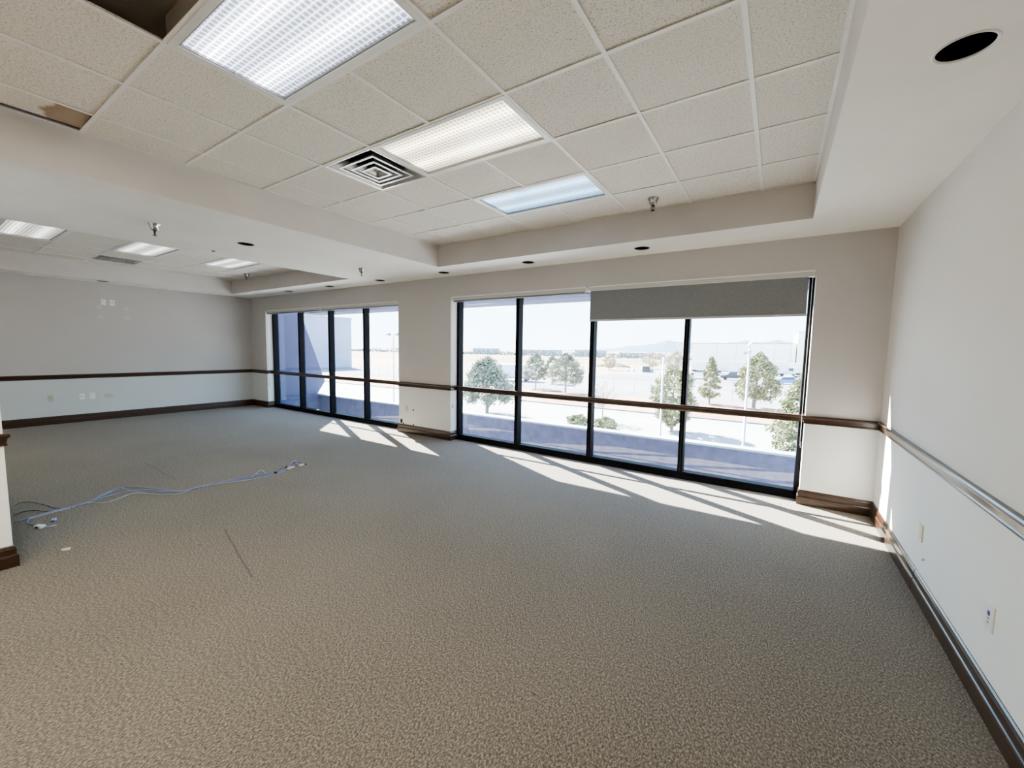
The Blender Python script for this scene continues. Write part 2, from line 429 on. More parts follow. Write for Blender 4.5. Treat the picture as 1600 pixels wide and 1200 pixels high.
ROWS = [-6.1, -4.88, -3.66, -2.44, -1.22, 0.0, 1.22]
ROWS = [round(r / 1.22) * 2 * U for r in ROWS]
def in_rect(x, y, r): return r[0] < x < r[1] and r[2] < y < r[3]
tiles, tees = B(), B()
SKIP = []
for t, org, lx in ((T1, 0.0, 0.0), (T2, -6.55, -6.55)):
    skips = [(lx, lx + 2 * U, y, y + U) for y in ROWS]
    if t is T1: skips += [(-U, 0, 0, U), (0, U, -3 * U, -2 * U), (T1[0], -2 * U, -3 * U, -2 * U)]
    else: skips += [(org - U, org, 0, U)] if False else [(org - 2 * U, org - U, 0, U)]
    gx = [t[0]] + [g for g in grid_lines(t[0], t[1], org) if g > t[0] + .01] + [t[1]]
    gy = [t[2]] + [g for g in grid_lines(t[2], t[3], 0.0) if g > t[2] + .01] + [t[3]]
    for a, b in zip(gx, gx[1:]):
        for c, d in zip(gy, gy[1:]):
            if any(in_rect((a + b) / 2, (c + d) / 2, s) for s in skips): continue
            box(tiles, (a + .002, c + .002, ZT + .003 + random.uniform(0, .003)), (b - .002, d - .002, ZT + .018))
    w = .012
    def seg_ok(x, y): return not any(s[1] - s[0] > 1 and s[0] + .02 < x < s[1] - .02 and s[2] + .02 < y < s[3] - .02 for s in skips)
    for g in gx[1:-1]:
        for c, d in zip(gy, gy[1:]):
            if seg_ok(g, (c + d) / 2): box(tees, (g - w, c, ZT - .002), (g + w, d, ZT + .003))
    for g in gy[1:-1]: box(tees, (t[0], g - w, ZT - .0015), (t[1], g + w, ZT + .0025))
    for a, b in (((t[0], t[2]), (t[0] + .02, t[3])), ((t[1] - .02, t[2]), (t[1], t[3])), ((t[0], t[3] - .02), (t[1], t[3]))):
        box(tees, (*a, ZT - .001), (*b, ZT + .002))
obj('tile_panel', tiles, M['tile'], ceiling)
obj('ceiling_grid', tees, M['tee'], ceiling)
# void seen through the open tile
bm = B()
box(bm, (-.4, -2.5, 3.30), (1.5, -.9, 3.40)); box(bm, (-.3, -2.4, 3.20), (.12, -1.9, 3.30))
tube(bm, [(.9, -2.6, 3.5), (.9, -.8, 3.5)], .09, 12)
struct('ceiling_void', bm, M['void'], 'dark ducts above the missing ceiling tile', ceiling)

# stained cut tile that has slipped and left a dark gap
bm = B()
box(bm, (-.150, -.292, 0), (.165, .292, .016))
o = obj('ceiling_tile', bm, M['tile_stained']); o.location = (-1.375, -2.5 * U, ZT + .006); o.rotation_euler = (0, math.radians(-3.0), 0)
M['tile_stained'].node_tree.nodes
tag(o, 'narrow ceiling tile with a brown water stain, slipped beside a dark gap', 'ceiling tile')
for nd in M['tile_stained'].node_tree.nodes:
    if nd.type == 'VECT_MATH': nd.inputs[1].default_value = (-.02, .27, 0)

# ------------------------------------------------------------------ mouldings
BASE = [(0, 0), (.022, 0), (.022, .078), (.019, .086), (.014, .090), (.014, .128), (.010, .138), (.010, .144), (.004, .152), (0, .152)]
RAIL = [(0, RAIL0), (.010, RAIL0), (.016, RAIL0 + .006), (.016, RAIL0 + .014), (.011, RAIL0 + .020), (.016, RAIL0 + .046), (.018, RAIL0 + .054), (.026, RAIL0 + .058), (.030, RAIL0 + .066), (.030, RAIL1 - .008), (.024, RAIL1), (0, RAIL1)]
YG = 3.25
paths = {
    'right': [(W1[1], YG), (W1[1], YW), (XR, YW), (XR, YB)],
    'pier': [(W2[1], YG), (W2[1], YW), (W1[0], YW), (W1[0], YG)],
    'left': [(XL, YB), (XL, YW), (W2[0], YW), (W2[0], YG)],
    'partition': [(-1.735, YB), (-1.735, -1.676), (-3.60, -1.676), (-3.60, YB)],
}
def rev(p): return p[::-1]
for k, p in paths.items():
    # offset must point into the room: to the left of travel
    q = {'right': rev(p), 'pier': rev(p), 'left': rev(p), 'partition': rev(p)}[k]
    if k == 'right':
        struct('baseboard_right', moulding(B(), [q[0], (XR, 1.600)], BASE), M['wood'], 'dark wooden baseboard along the right wall')
        struct('baseboard_right', moulding(B(), [(XR, 1.608), *q[1:]], BASE), M['wood'], 'dark wooden baseboard in the right corner by the big window')
    else:
        struct('baseboard_' + k, moulding(B(), q, BASE), M['wood'], 'dark wooden baseboard along the %s' % {'pier': 'pier between the windows', 'left': 'far left wall', 'partition': 'partition end'}[k])
    struct('trim_' + str(list(paths).index(k) + 1), moulding(B(), q, RAIL), M['wood'], 'dark wooden chair rail along the %s' % {'right': 'right wall', 'pier': 'pier between the windows', 'left': 'far left wall', 'partition': 'partition end'}[k])
WR = [(0, .850), (.024, .850), (.027, .856), (.025, .866), (.026, .900), (.030, .906), (.030, .920), (.026, .926), (0, .926)]
struct('trim_5', moulding(B(), [(W1[1] - .02, 3.246), (W1[0] + .02, 3.246)], [(o, z) for o, z in WR] ), M['wood'], 'dark wooden rail running across the big window')
struct('trim_6', moulding(B(), [(W2[1] - .02, 3.246), (W2[0] + .02, 3.246)], [(o, z) for o, z in WR]), M['wood'], 'dark wooden rail running across the far window')

# ------------------------------------------------------------------ windows
def window(name, w, label):
    x0, x1, zt = w; h = zt
    bm = B()
    y0, y1 = 3.25, 3.365
    box(bm, (x0, 3.225, 0), (x1, y1, .05)); box(bm, (x0, y0, .05), (x1, y1, .085))
    box(bm, (x0, y0, h - .06), (x1, y1, h)); box(bm, (x0, y0, 0), (x0 + .045, y1, h)); box(bm, (x1 - .045, y0, 0), (x1, y1, h))
    fr = struct(name, bm, M['bronze'], label)
    n = 4; step = (x1 - x0) / n
    for k in range(1, n):
        c = x0 + k * step
        bm = B(); box(bm, (c - .029, y0 - .004, .05), (c - .004, y1, h - .05), 0); box(bm, (c + .004, y0 - .004, .05), (c + .029, y1, h - .05), 0)
        box(bm, (c - .004, y0 + .006, .05), (c + .004, y1 - .01, h - .05), 1)
        obj('mullion', bm, None, fr, mats=[M['bronze'], M['bead']])
    for k in range(n):
        a, b = x0 + k * step, x0 + (k + 1) * step
        bm = B(); quad(bm, [(a, 3.318, .06), (b, 3.318, .06), (b, 3.318, h - .05), (a, 3.318, h - .05)])
        obj('pane', bm, M['glass'], fr)
    return fr
window('window_1', W1, 'wide four pane window at the right with a half lowered blind')
window('window_2', W2, 'wide four pane window at the far left end')

def blind(x0, x1, zt, drop, label, chain=None):
    t = thing('roller_blind', label, 'blind', (0, 0, 0), 0, 'roller blinds at the window heads')
    zb = zt - .062
    bm = B()
    prof = [(3.098, zt - .004), (3.098, zb + .006), (3.104, zb), (3.165, zb), (3.165, zt - .004)]
    va = [bm.verts.new((x0, y, z)) for y, z in prof]; vb = [bm.verts.new((x1, y, z)) for y, z in prof]
    for i in range(5): bm.faces.new((va[i], va[(i + 1) % 5], vb[(i + 1) % 5], vb[i]))
    bm.faces.new(va[::-1]); bm.faces.new(vb)
    cs = obj('cassette', bm, M['cassette'], t)
    bm = B(); box(bm, (x0, 3.084, zt - .014), (x1, 3.1, zt - .002)); obj('lip', bm, M['lip'], cs)
    for x in (x0, x1):
        bm = B(); box(bm, (x - .004, 3.096, zb - .004), (x + .004, 3.168, zt - .003), bev=.001); obj('end_cap', bm, M['white_metal'], t)
    if drop:
        bm = B(); quad(bm, [(x0 + .03, 3.112, zb + .002), (x1 - .045, 3.112, zb + .002), (x1 - .045, 3.112, drop), (x0 + .03, 3.112, drop)])
        obj('fabric', bm, M['fabric'], t)
        bm = B(); box(bm, (x0 + .026, 3.106, drop - .024), (x1 - .041, 3.118, drop), bev=.002); obj('hem_bar', bm, M['hem'], t)
    else:
        bm = B(); box(bm, (x0 + .02, 3.104, zb - .024), (x1 - .02, 3.15, zb - .002), bev=.003); obj('hem_bar', bm, M['fabric'], t)
    if chain:
        cx, cy, z0 = chain
        bm = B()
        for d in (-.008, .008): tube(bm, [(cx, cy + d, zb), (cx, cy + d, z0)], .0022, 6)
        tube(bm, [(cx, cy - .008, z0), (cx, cy - .005, z0 - .008), (cx, cy + .005, z0 - .008), (cx, cy + .008, z0)], .0022, 6)
        ch = obj('pull_chain', bm, M['white_metal'], t)
        sx = .012 if cx > 0 and cx > x0 + .5 else -.012
        bm = B(); box(bm, (cx + sx * 1.0, cy - .012, z0 - .03), (cx + sx * .25, cy + .012, z0 + .03), bev=.002)
        obj('chain_holder', bm, M['galv'], t)
    return t
blind(W1[0] + .02, .447, W1[2], None, 'rolled up grey blind over the left half of the big window', (W1[0] + .013, 3.145, .581))
blind(.475, 2.912, W1[2], 1.985, 'dark grey roller blind partly lowered over the right half of the big window', (2.900, 3.13, .62))
blind(W2[0] + .03, -5.715, W2[2], None, 'rolled up grey blind over the left half of the far window', (W2[0] + .013, 3.135, .593))
blind(-5.69, W2[1] - .015, W2[2], None, 'rolled up grey blind over the right half of the far window, beside the pier')

# ------------------------------------------------------------------ ceiling fittings
def troffer(x, y, label, lens, frame=M['white_metal']):
    t = thing('fluorescent_light', label, 'ceiling light', (x + U, y + U / 2, ZT), 0, 'recessed fluorescent lights')
    a, b = U - .008, U / 2 - .008
    bm = B(); w = .034
    for (p, q) in (((-a, -b), (a, -b + w)), ((-a, b - w), (a, b)), ((-a, -b + w), (-a + w, b - w)), ((a - w, -b + w), (a, b - w))):
        box(bm, (*p, -.004), (*q, .03))
    for (p, q) in (((-a + w, -b + w), (a - w, -b + w + .008)), ((-a + w, b - w - .008), (a - w, b - w)), ((-a + w, -b + w), (-a + w + .008, b - w)), ((a - w - .008, -b + w), (a - w, b - w))):
        box(bm, (*p, .002), (*q, .035), 1)
    obj('frame', bm, None, t, mats=[frame, M['grey_frame']])
    bm = B(); quad(bm, [(-a + w, -b + w, .012), (a - w, -b + w, .012), (a - w, b - w, .012), (-a + w, b - w, .012)])
    obj('diffuser', bm, lens, t)
    bm = B(); box(bm, (-a, -b, .04), (a, b, .13)); obj('housing', bm, M['plenum'], t)
    return t
L_white = lens_mat('lens_white', (1, .985, .96), (.50, .62, .86), 1.55)
L_warm = lens_mat('lens_warm', (1, .88, .62), (.86, .74, .58), 1.25)
L_blue = lens_mat('lens_blue', (.34, .70, 1), (.20, .50, .95), 0.75)
L_far = lens_mat('lens_far', (1, .98, .92), (.55, .56, .56), 0.62)
r0 = -2 * U
troffer(0, r0, 'fluorescent ceiling light nearest the missing tile, bright white ribbed lens', L_white)
troffer(0, 0, 'warm lit fluorescent ceiling light beside the square air vent', L_warm)
troffer(0, 2 * U, 'blue tinted fluorescent ceiling light nearest the big window', L_blue)
for y, s in ((r0, 'fluorescent light in the far left tray, at the left edge of the view'), (0, 'middle fluorescent light in the far left tray beside its air vent'), (2 * U, 'fluorescent light in the far left tray nearest the windows')):
    troffer(-6.55, y, s, L_far)
L_fill = lens_mat('lens_added_fill', (1, .87, .68), (.9, .80, .62), 17.0)
L_fill2 = lens_mat('lens_added_fill_left', (1, .90, .74), (.9, .82, .66), 7.0)
for y, s in ((-8 * U, 'third'), (-6 * U, 'second'), (-4 * U, 'first')):  # unseen light fixtures added behind the camera, extra bright to lift the room
    troffer(0, y, s + ' added warm fill light, unseen in the right tray behind the viewpoint', L_fill)
    troffer(-6.55, y, s + ' added warm fill light, unseen in the left tray behind the viewpoint', L_fill2)

def vent(x, y, label):
    t = thing('air_vent', label, 'air vent', (x + U / 2, y + U / 2, ZT), 0, 'square ceiling air diffusers')
    h = U / 2 - .010
    def ring(bm, r0, z0, r1, z1, thick=.004):
        for (ra, za, rb, zb) in ((r0, z0, r1, z1), (r0, z0 + thick, r1, z1 + thick)):
            c0 = [(-ra, -ra), (ra, -ra), (ra, ra), (-ra, ra)]; c1 = [(-rb, -rb), (rb, -rb), (rb, rb), (-rb, rb)]
            for i in range(4):
                j = (i + 1) % 4
                quad(bm, [(*c0[i], za), (*c0[j], za), (*c1[j], zb), (*c1[i], zb)])
    bm = B(); ring(bm, h, -.003, h - .016, -.003); ring(bm, h - .016, -.003, .20, .075); obj('pan', bm, M['louver'], t)
    bm = B(); lathe(bm, [(.20, .06), (.20, .25)], seg=32, cap=(False, True)); obj('neck', bm, M['black'], t)
    for ro, ri, zl, zh in ((.215, .150, -.006, .052), (.150, .090, -.010, .046), (.090, .055, -.014, .024)):
        bm = B(); ring(bm, ro, zl, ri, zh); ring(bm, ro, zl, ro - .019, zl)
        obj('louver', bm, M['louver'], t)
    bm = B(); box(bm, (-.056, -.056, .020), (.056, .056, .026)); lathe(bm, [(.006, .012), (.006, .02)], seg=10, cap=(True, False)); obj('centre_plate', bm, M['louver'], t)
    return t
vent(-U, 0, 'square louvered metal air vent beside the warm ceiling light')
vent(-6.55 - 2 * U, 0, 'dark square air vent in the far left ceiling tray')

can_lab = ['large black recessed can light in the ceiling at the upper right', 'recessed can light above the big window, first from the right corner', 'recessed can light above the big window, second from the right corner',
           'recessed can light at the left end of the big window', 'recessed can light above the pier between the windows', 'recessed can light above the middle of the far window', 'recessed can light above the left part of the far window',
           'recessed can light in the broad beam between the two ceiling trays', 'recessed can light on the soffit by the far left wall']
for (cx, cy), s in zip(CANS, can_lab):
    t = thing('recessed_can_light', s, 'ceiling light', (cx, cy, ZS), 0, 'recessed can lights')
    bm = B(); lathe(bm, [(CR - .004, .004), (CR - .003, -.001), (CR + .002, -.003), (CR + .008, -.002), (CR + .009, .001)], seg=36); obj('trim_ring', bm, M['white_metal'] if cx > 2 else M['grey_frame'], t, True)
    bm = B(); lathe(bm, [(CR, .001), (CR - .002, .06), (CR - .018, .13), (.03, .17)], seg=36, cap=(False, True)); obj('reflector', bm, M['gloss_black'] if 'gloss_black' in M else M.setdefault('gloss_black', plain('gloss_black_reflector', (.01, .01, .011), .18, .2, var=.2)), t, True)
    bm = B(); lathe(bm, [(.022, .135), (.022, .17)], seg=16, cap=(True, False)); obj('lamp_socket', bm, M['black'], t, True)
# small dark plug on the beam
bm = B(); lathe(bm, [(.018, 0), (.020, -.004), (.012, -.008)], seg=16, cap=(True, True)); o = obj('ceiling_plug', bm, M['black']); o.location = (-3.45, .276, ZS)
tag(o, 'tiny dark plug in the beam left of the can light', 'plug')

def sprinkler(x, y, z, label):
    t = thing('fire_sprinkler', label, 'sprinkler', (x, y, z), 0, 'fire sprinkler heads')
    bm = B(); lathe(bm, [(.050, 0), (.048, -.004), (.036, -.030), (.034, -.055), (.026, -.060), (.012, -.058)], seg=24); obj('escutcheon', bm, M['chrome'], t, True)
    bm = B(); lathe(bm, [(.014, -.040), (.014, -.070), (.008, -.074)], seg=12, cap=(True, True))
    for s in (-1, 1): tube(bm, [(s * .012, 0, -.068), (s * .017, 0, -.085), (s * .010, 0, -.104), (0, 0, -.108)], .0035, 6)
    tube(bm, [(0, 0, -.072), (0, 0, -.106)], .003, 6)
    obj('frame_arms', bm, M['dark_brass'], t)
    bm = B(); lathe(bm, [(.003, -.106), (.018, -.110), (.017, -.113), (.003, -.113)], seg=14, cap=(True, True)); obj('deflector', bm, M['dark_brass'], t)
sprinkler(1.537, 2.12, ZT, 'chrome sprinkler head on the tiles by the blue tinted light')
sprinkler(-2.634, -.538, ZS, 'chrome sprinkler head on the beam, above the far left lights')
sprinkler(-2.726, 1.944, ZS, 'chrome sprinkler head on the beam above the pier')
sprinkler(-6.85, 2.166, ZT, 'chrome sprinkler head on the tiles of the far left tray')

# ------------------------------------------------------------------ wall plates
def plate(c, axis, w, h, label, kind, m, cat='wall plate'):
    """axis: 'x+' faces +x (left wall), 'x-' faces -x (right wall), 'y-' faces -y (window wall)"""
    rz = {'x+': PI / 2, 'x-': -PI / 2, 'y-': 0}[axis]
    t = thing('wall_outlet' if kind in ('duplex', 'decora') else 'wall_plate', label, 'outlet' if kind in ('duplex', 'decora') else cat, c, rz)
    # local frame: plate faces -Y
    bm = B(); box(bm, (-w / 2, -.006, -h / 2), (w / 2, 0, h / 2), bev=.002); p = obj('cover_plate', bm, m, t)
    if kind in ('duplex', 'decora'):
        for s in (-1, 1):
            bm = B(); box(bm, (-.017, -.008, s * .020 - .014), (.017, -.005, s * .020 + .014), bev=.002); so = obj('socket', bm, m, t)
            bm = B()
            for dx in (-.007, .007): box(bm, (dx - .0018, -.0088, s * .020 - .003), (dx + .0018, -.0078, s * .020 + .007))
            lathe(bm, [(.003, -.0088), (.003, -.0078)], (0, 0, s * .020 - .008), 8, (True, True), 'Y'); obj('slot', bm, M['slot'], so)
    if kind == 'jack':
        bm = B(); box(bm, (-.010, -.009, .006), (.010, -.005, .026), bev=.002); obj('port', bm, M['jack_blue'], t)
        bm = B(); lathe(bm, [(.005, -.009), (.005, -.005)], (0, 0, -.008), 12, (True, True), 'Y'); obj('socket', bm, M['grey_frame'], t)
        bm = B(); lathe(bm, [(.004, -.009), (.004, -.005)], (0, 0, -.026), 12, (True, True), 'Y'); obj('screw', bm, M['grey_frame'], t)
    if kind == 'blank':
        for s in (-1, 1):
            bm = B(); lathe(bm, [(.0035, -.0075), (.0035, -.005)], (0, 0, s * h * .38), 10, (True, True), 'Y'); obj('screw', bm, M['grey_frame'], t)
        bm = B(); box(bm, (-w * .30, -.0075, -h * .30), (w * .30, -.005, h * .30), bev=.001); obj('insert', bm, m, t)
    if kind == 'ports':
        bm = B(); box(bm, (-.018, -.012, -.02), (.018, -.005, .02), bev=.003); obj('socket', bm, m, t)
        bm = B(); lathe(bm, [(.0065, -.013), (.0065, -.011)], (-.008, 0, 0.006), 8, (True, True), 'Y'); lathe(bm, [(.0065, -.013), (.0065, -.011)], (.009, 0, 0.006), 8, (True, True), 'Y'); obj('slot', bm, M['slot'], t)
    return t
plate((XL, .362, 2.378), 'x+', .075, .115, 'white blank plate high on the far left wall', 'blank', M['plate_white'])
plate((XL, .491, 2.375), 'x+', .075, .115, 'white outlet with dark slots high on the far left wall, beside the blank plate', 'ports', M['plate_white'])
plate((XL, -.037, .497), 'x+', .072, .118, 'white outlet with dark slots low on the far left wall', 'ports', M['plate_white'])
plate((XL, .108, .500), 'x+', .085, .130, 'plain white square plate low on the far left wall, right of the outlet', 'blank', M['plate_white'])
plate((XL, .348, .483), 'x+', .115, .080, 'wide beige painted plate low on the far left wall', 'blank', M['plate_beige'])
plate((XL, -.448, .497), 'x+', .075, .115, 'faint beige painted plate low on the far left wall, nearest the partition', 'duplex', M['plate_beige'])
plate((XR, 1.587, .415), 'x-', .072, .118, 'cream blank plate on the right wall near the sunlit corner', 'blank', M['plate_cream'])
plate((XR, .548, .420), 'x-', .076, .120, 'white jack plate with a blue port on the right wall', 'jack', M['plate_white'])
plate((-3.010, YW, .450), 'y-', .070, .115, 'cream plate on the pier between the windows', 'duplex', M['plate_cream'])
bm = B(); lathe(bm, [(.006, 0), (.006, .008), (.004, .012)], (0, 0, 0), 10, (True, True), 'X'); o = obj('wall_hook', bm, M['galv']); o.location = (XR - .012, 1.48, .272)
tag(o, 'tiny metal peg on the right wall below the cream plate', 'peg')
# cut-outs left in the pier wall
for x, z, r, s in ((-2.847, .439, .017, 'small round dark hole in the pier, right of the cream plate'), (-3.162, .203, .034, 'largest dark hole in the pier, above its baseboard corner'), (-3.107, .160, .018, 'small dark notch in the pier touching the baseboard'), (-2.845, .165, .017, 'small round dark hole low in the pier above the baseboard')):
    bm = B(); lathe(bm, [(r, -.0012), (r * .97, -.0004), (r * .55, -.0004), (r * .3, -.0003)], (0, 0, 0), 18, (False, True), 'Y')
    o = obj('wall_hole', bm, M['black']); o.location = (x, YW, z); o.scale = (1, 1, 1.3 if r > .03 else 1)
    tag(o, s, 'hole', 'holes in the pier wall')

# ------------------------------------------------------------------ cables and litter on the carpet
CAB = {
 'a': [(-2.797, -1.564), (-2.817, -1.497), (-2.85, -1.419), (-2.902, -1.294), (-2.88, -1.173), (-2.929, -1.077), (-3.036, -0.983), (-3.15, -0.858), (-3.209, -0.727), (-3.048, -0.636), (-2.838, -0.559), (-2.643, -0.491), (-2.561, -0.383), (-2.583, -0.167), (-2.482, 0.016), (-2.468, 0.2), (-2.435, 0.44), (-2.515, 0.615), (-2.61, 0.723), (-2.686, 0.815), (-2.559, 0.797)],
 'b': [(-2.795, -1.482), (-2.837, -1.375), (-2.856, -1.261), (-2.89, -1.15), (-2.906, -1.082), (-2.784, -0.994), (-2.833, -0.881), (-2.903, -0.751), (-2.7, -0.65), (-2.586, -0.568), (-2.515, -0.493), (-2.57, -0.34), (-2.559, -0.176), (-2.498, -0.023), (-2.427, 0.113), (-2.404, 0.277), (-2.397, 0.436), (-2.482, 0.605)],
 'c': [(-2.55, -1.437), (-2.579, -1.473), (-2.64, -1.501), (-2.706, -1.5), (-2.802, -1.47), (-2.83, -1.422), (-2.861, -1.32), (-2.873, -1.216), (-2.908, -1.103), (-2.947, -1.006), (-2.986, -0.88), (-2.978, -0.758), (-2.799, -0.675), (-2.692, -0.574), (-2.556, -0.452), (-2.581, -0.271), (-2.559, -0.095), (-2.481, 0.102), (-2.419, 0.357), (-2.522, 0.61), (-2.566, 0.683)],
 'd': [(-2.995, -1.019), (-3.185, -0.81), (-3.003, -0.751), (-2.869, -0.63), (-2.655, -0.547), (-2.53, -0.433), (-2.578, -0.243), (-2.555, -0.065), (-2.543, 0.116), (-2.516, 0.286), (-2.422, 0.418), (-2.488, 0.6), (-2.568, 0.717), (-2.601, 0.803)],
 'e': [(-2.498, -0.023), (-2.481, 0.102), (-2.519, 0.223), (-2.624, 0.366), (-2.432, 0.36), (-2.423, 0.449)],
 'k1': [(-3.356, -1.504), (-3.424, -1.453), (-3.376, -1.398), (-3.19, -1.345), (-2.946, -1.287), (-2.864, -1.21)],
 'k2': [(-3.02, -1.54), (-3.081, -1.477), (-3.033, -1.406), (-2.921, -1.363), (-2.879, -1.277)],
 'k3': [(-2.409, 0.427), (-2.551, 0.554), (-2.577, 0.639), (-2.623, 0.713), (-2.689, 0.852), (-2.474, 0.86)],
}
def cable(k, r, m, label, zoff=0.0, lift=None):
    pts = []
    for i, (x, y) in enumerate(CAB[k]):
        z = r + .001 + zoff + (lift.get(i, 0) if lift else 0)
        pts.append((x, y, z))
    o = obj('network_cable', tube(B(), smooth_path(pts), r, 8), m, None, True)
    return tag(o, label, 'cable', 'loose cables on the carpet')
cable('a', .0042, M['cable_blue'], 'blue cable swinging farthest out from the bundle and looping up at its far end', 0, {19: .03, 18: .02})
cable('b', .0036, M['cable_pale'], 'pale grey blue cable on the near side of the bundle', 0)
cc = cable('c', .0042, M['cable_blue'], 'blue cable ending in a hooked loop by the partition', .006)
cable('d', .0040, M['cable_blue'], 'blue cable lying in the middle of the bundle', .009)
cable('e', .0028, M['cable_pale'], 'thin pale strand arching off the bundle near its far end', 0, {3: .02})
cable('k1', .0026, M['cable_black'], 'black cord curving farthest left beside the partition')
cable('k2', .0026, M['cable_black'], 'short black cord between the bundle and the other black cord')
cable('k3', .0026, M['cable_black'], 'thin black wire at the far end of the blue bundle')
for (x, y, s) in ((-2.409, .432, 'black cable tie around the blue bundle, first along it'), (-2.515, .617, 'black cable tie nearest the far end of the blue bundle')):
    bm = B(); lathe(bm, [(.013, -.008), (.016, -.006), (.016, .006), (.013, .008)], (0, 0, 0), 14, (True, True), 'Y'); o = obj('cable_tie', bm, M['black'], None, True)
    o.location = (x, y, .0165); o.rotation_euler = (0, 0, .5); tag(o, s, 'cable tie', 'ties on the cable bundle')
def lump(name, loc, rz, m, label, cat, parts):
    t = thing(name, label, cat, loc, rz)
    for nm, a, b, mm, bv in parts:
        bm = B(); box(bm, a, b, bev=bv); obj(nm, bm, mm, t)
    return t
t = lump('wall_jack', (-2.476, -1.461, 0), .5, None, 'white oval jack lying loose on the carpet by the partition', 'jack', [('body', (-.035, -.022, 0), (.035, .022, .028), M['plate_white'], .008), ('port', (-.012, -.0235, .008), (.012, -.0215, .022), M['slot'], 0)])
bm = B(); tube(bm, smooth_path([(.03, .005, .012), (.06, .02, .008), (.085, .055, .006)]), .003, 6); obj('lead', bm, M['cable_pale'], t)
lump('network_plug', (-2.585, -1.365, 0), -.3, None, 'small clear blue plug lying on the carpet beside the white jack', 'plug', [('body', (-.028, -.014, 0), (.018, .014, .020), M['cable_pale'], .004), ('boot', (.018, -.010, .003), (.045, .010, .017), M['jack_blue'], .004)])
bm = B(); vs = [bm.verts.new(p) for p in ((-.035, -.02, .001), (.01, -.028, .004), (.04, .012, .002), (-.008, .026, .006))]; bm.faces.new(vs)
bmesh.ops.solidify(bm, geom=bm.faces[:], thickness=.0006)
o = obj('paper_scrap', bm, M['paper']); o.location = (-1.784, -1.42, 0); tag(o, 'small white scrap of paper on the carpet near the partition', 'paper')
lump('cable_adapter', (-2.484, .655, 0), .35, None, 'tan adapter block at the far end of the blue bundle', 'adapter', [('body', (-.022, -.055, 0), (.022, .055, .02), M['tan'], .005), ('label_strip', (-.010, -.02, .0198), (.012, .02, .021), M['plate_cream'], 0)])
t = lump('power_plug', (-2.495, .808, 0), .1, None, 'cream plug with a dark tip past the end of the blue bundle', 'plug', [('body', (-.018, -.038, 0), (.018, .030, .022), M['plate_cream'], .006), ('tip', (-.010, .030, .004), (.010, .062, .016), M['slot'], .003)])

# ------------------------------------------------------------------ outside: balcony
bm = B()
box(bm, (-8.30, 4.60, -1.2), (14, 4.80, .165)); box(bm, (-8.70, 3.40, -1.2), (-8.30, 4.80, .20))
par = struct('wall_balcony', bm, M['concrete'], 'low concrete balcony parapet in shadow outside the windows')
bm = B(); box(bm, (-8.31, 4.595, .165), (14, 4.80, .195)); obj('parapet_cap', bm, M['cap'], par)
struct('floor_balcony', box(B(), (-8.7, 3.37, -1.3), (14, 4.98, -.9)), M['concrete'], 'balcony floor below the windows')
bm = B(); box(bm, (-8.7, 4.42, 2.47), (14, 5.05, 2.72))
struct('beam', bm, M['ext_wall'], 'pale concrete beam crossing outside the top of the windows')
bm = B()
prof = [(3.37, -1.2), (4.60, -1.2), (4.60, .2), (4.84, .55), (4.16, 2.47), (4.45, 2.47), (4.64, 2.74), (4.60, 2.95), (4.05, 3.88), (3.37, 3.95)]
va = [bm.verts.new((-8.36, y, z)) for y, z in prof]; vb = [bm.verts.new((-8.66, y, z)) for y, z in prof]
bm.faces.new(va); bm.faces.new(vb[::-1])
for i in range(len(prof)): bm.faces.new((va[i], va[(i + 1) % 10], vb[(i + 1) % 10], vb[i]))
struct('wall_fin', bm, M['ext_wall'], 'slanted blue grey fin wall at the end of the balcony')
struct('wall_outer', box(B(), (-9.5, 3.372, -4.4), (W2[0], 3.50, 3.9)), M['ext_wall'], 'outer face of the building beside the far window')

# ------------------------------------------------------------------ outside: land
ZG = -4.4
def slab(name, x0, x1, y0, y1, z, m, label): 
    bm = B(); quad(bm, [(x0, y0, z), (x1, y0, z), (x1, y1, z), (x0, y1, z)]); return struct(name, bm, m, label)
slab('ground', -900, 900, 3.0, 1500, ZG - .03, M['ground'], 'pale dry ground around the car park')
slab('road', -140, 120, 8, 37.6, ZG, M['road'], 'sunlit pale drive below the balcony')
slab('road', -34, 120, 51.5, 142, ZG - .01, M['lot'], 'pale asphalt truck yard beyond the fence')
slab('field', -700, 200, 150, 1200, ZG - .005, M['field'], 'wide dry yellow field beyond the yard')
slab('road', -170, -34, 52, 74, ZG - .012, M['lot'], 'pale service road along the field')
bm = B(); box(bm, (-140, 37.6, ZG - .03), (120, 37.9, ZG + .12)); struct('kerb', bm, M['kerb'], 'concrete kerb along the far side of the drive')
slab('ground_verge', -140, 120, 37.9, 51.5, ZG + .005, M['verge'], 'reddish dirt verge with trees along the fence')
bm = B()
for x in range(-28, 60, 6): quad(bm, [(x, 70, ZG), (x + .15, 70, ZG), (x + .15, 76, ZG), (x, 76, ZG)])
bm.free()

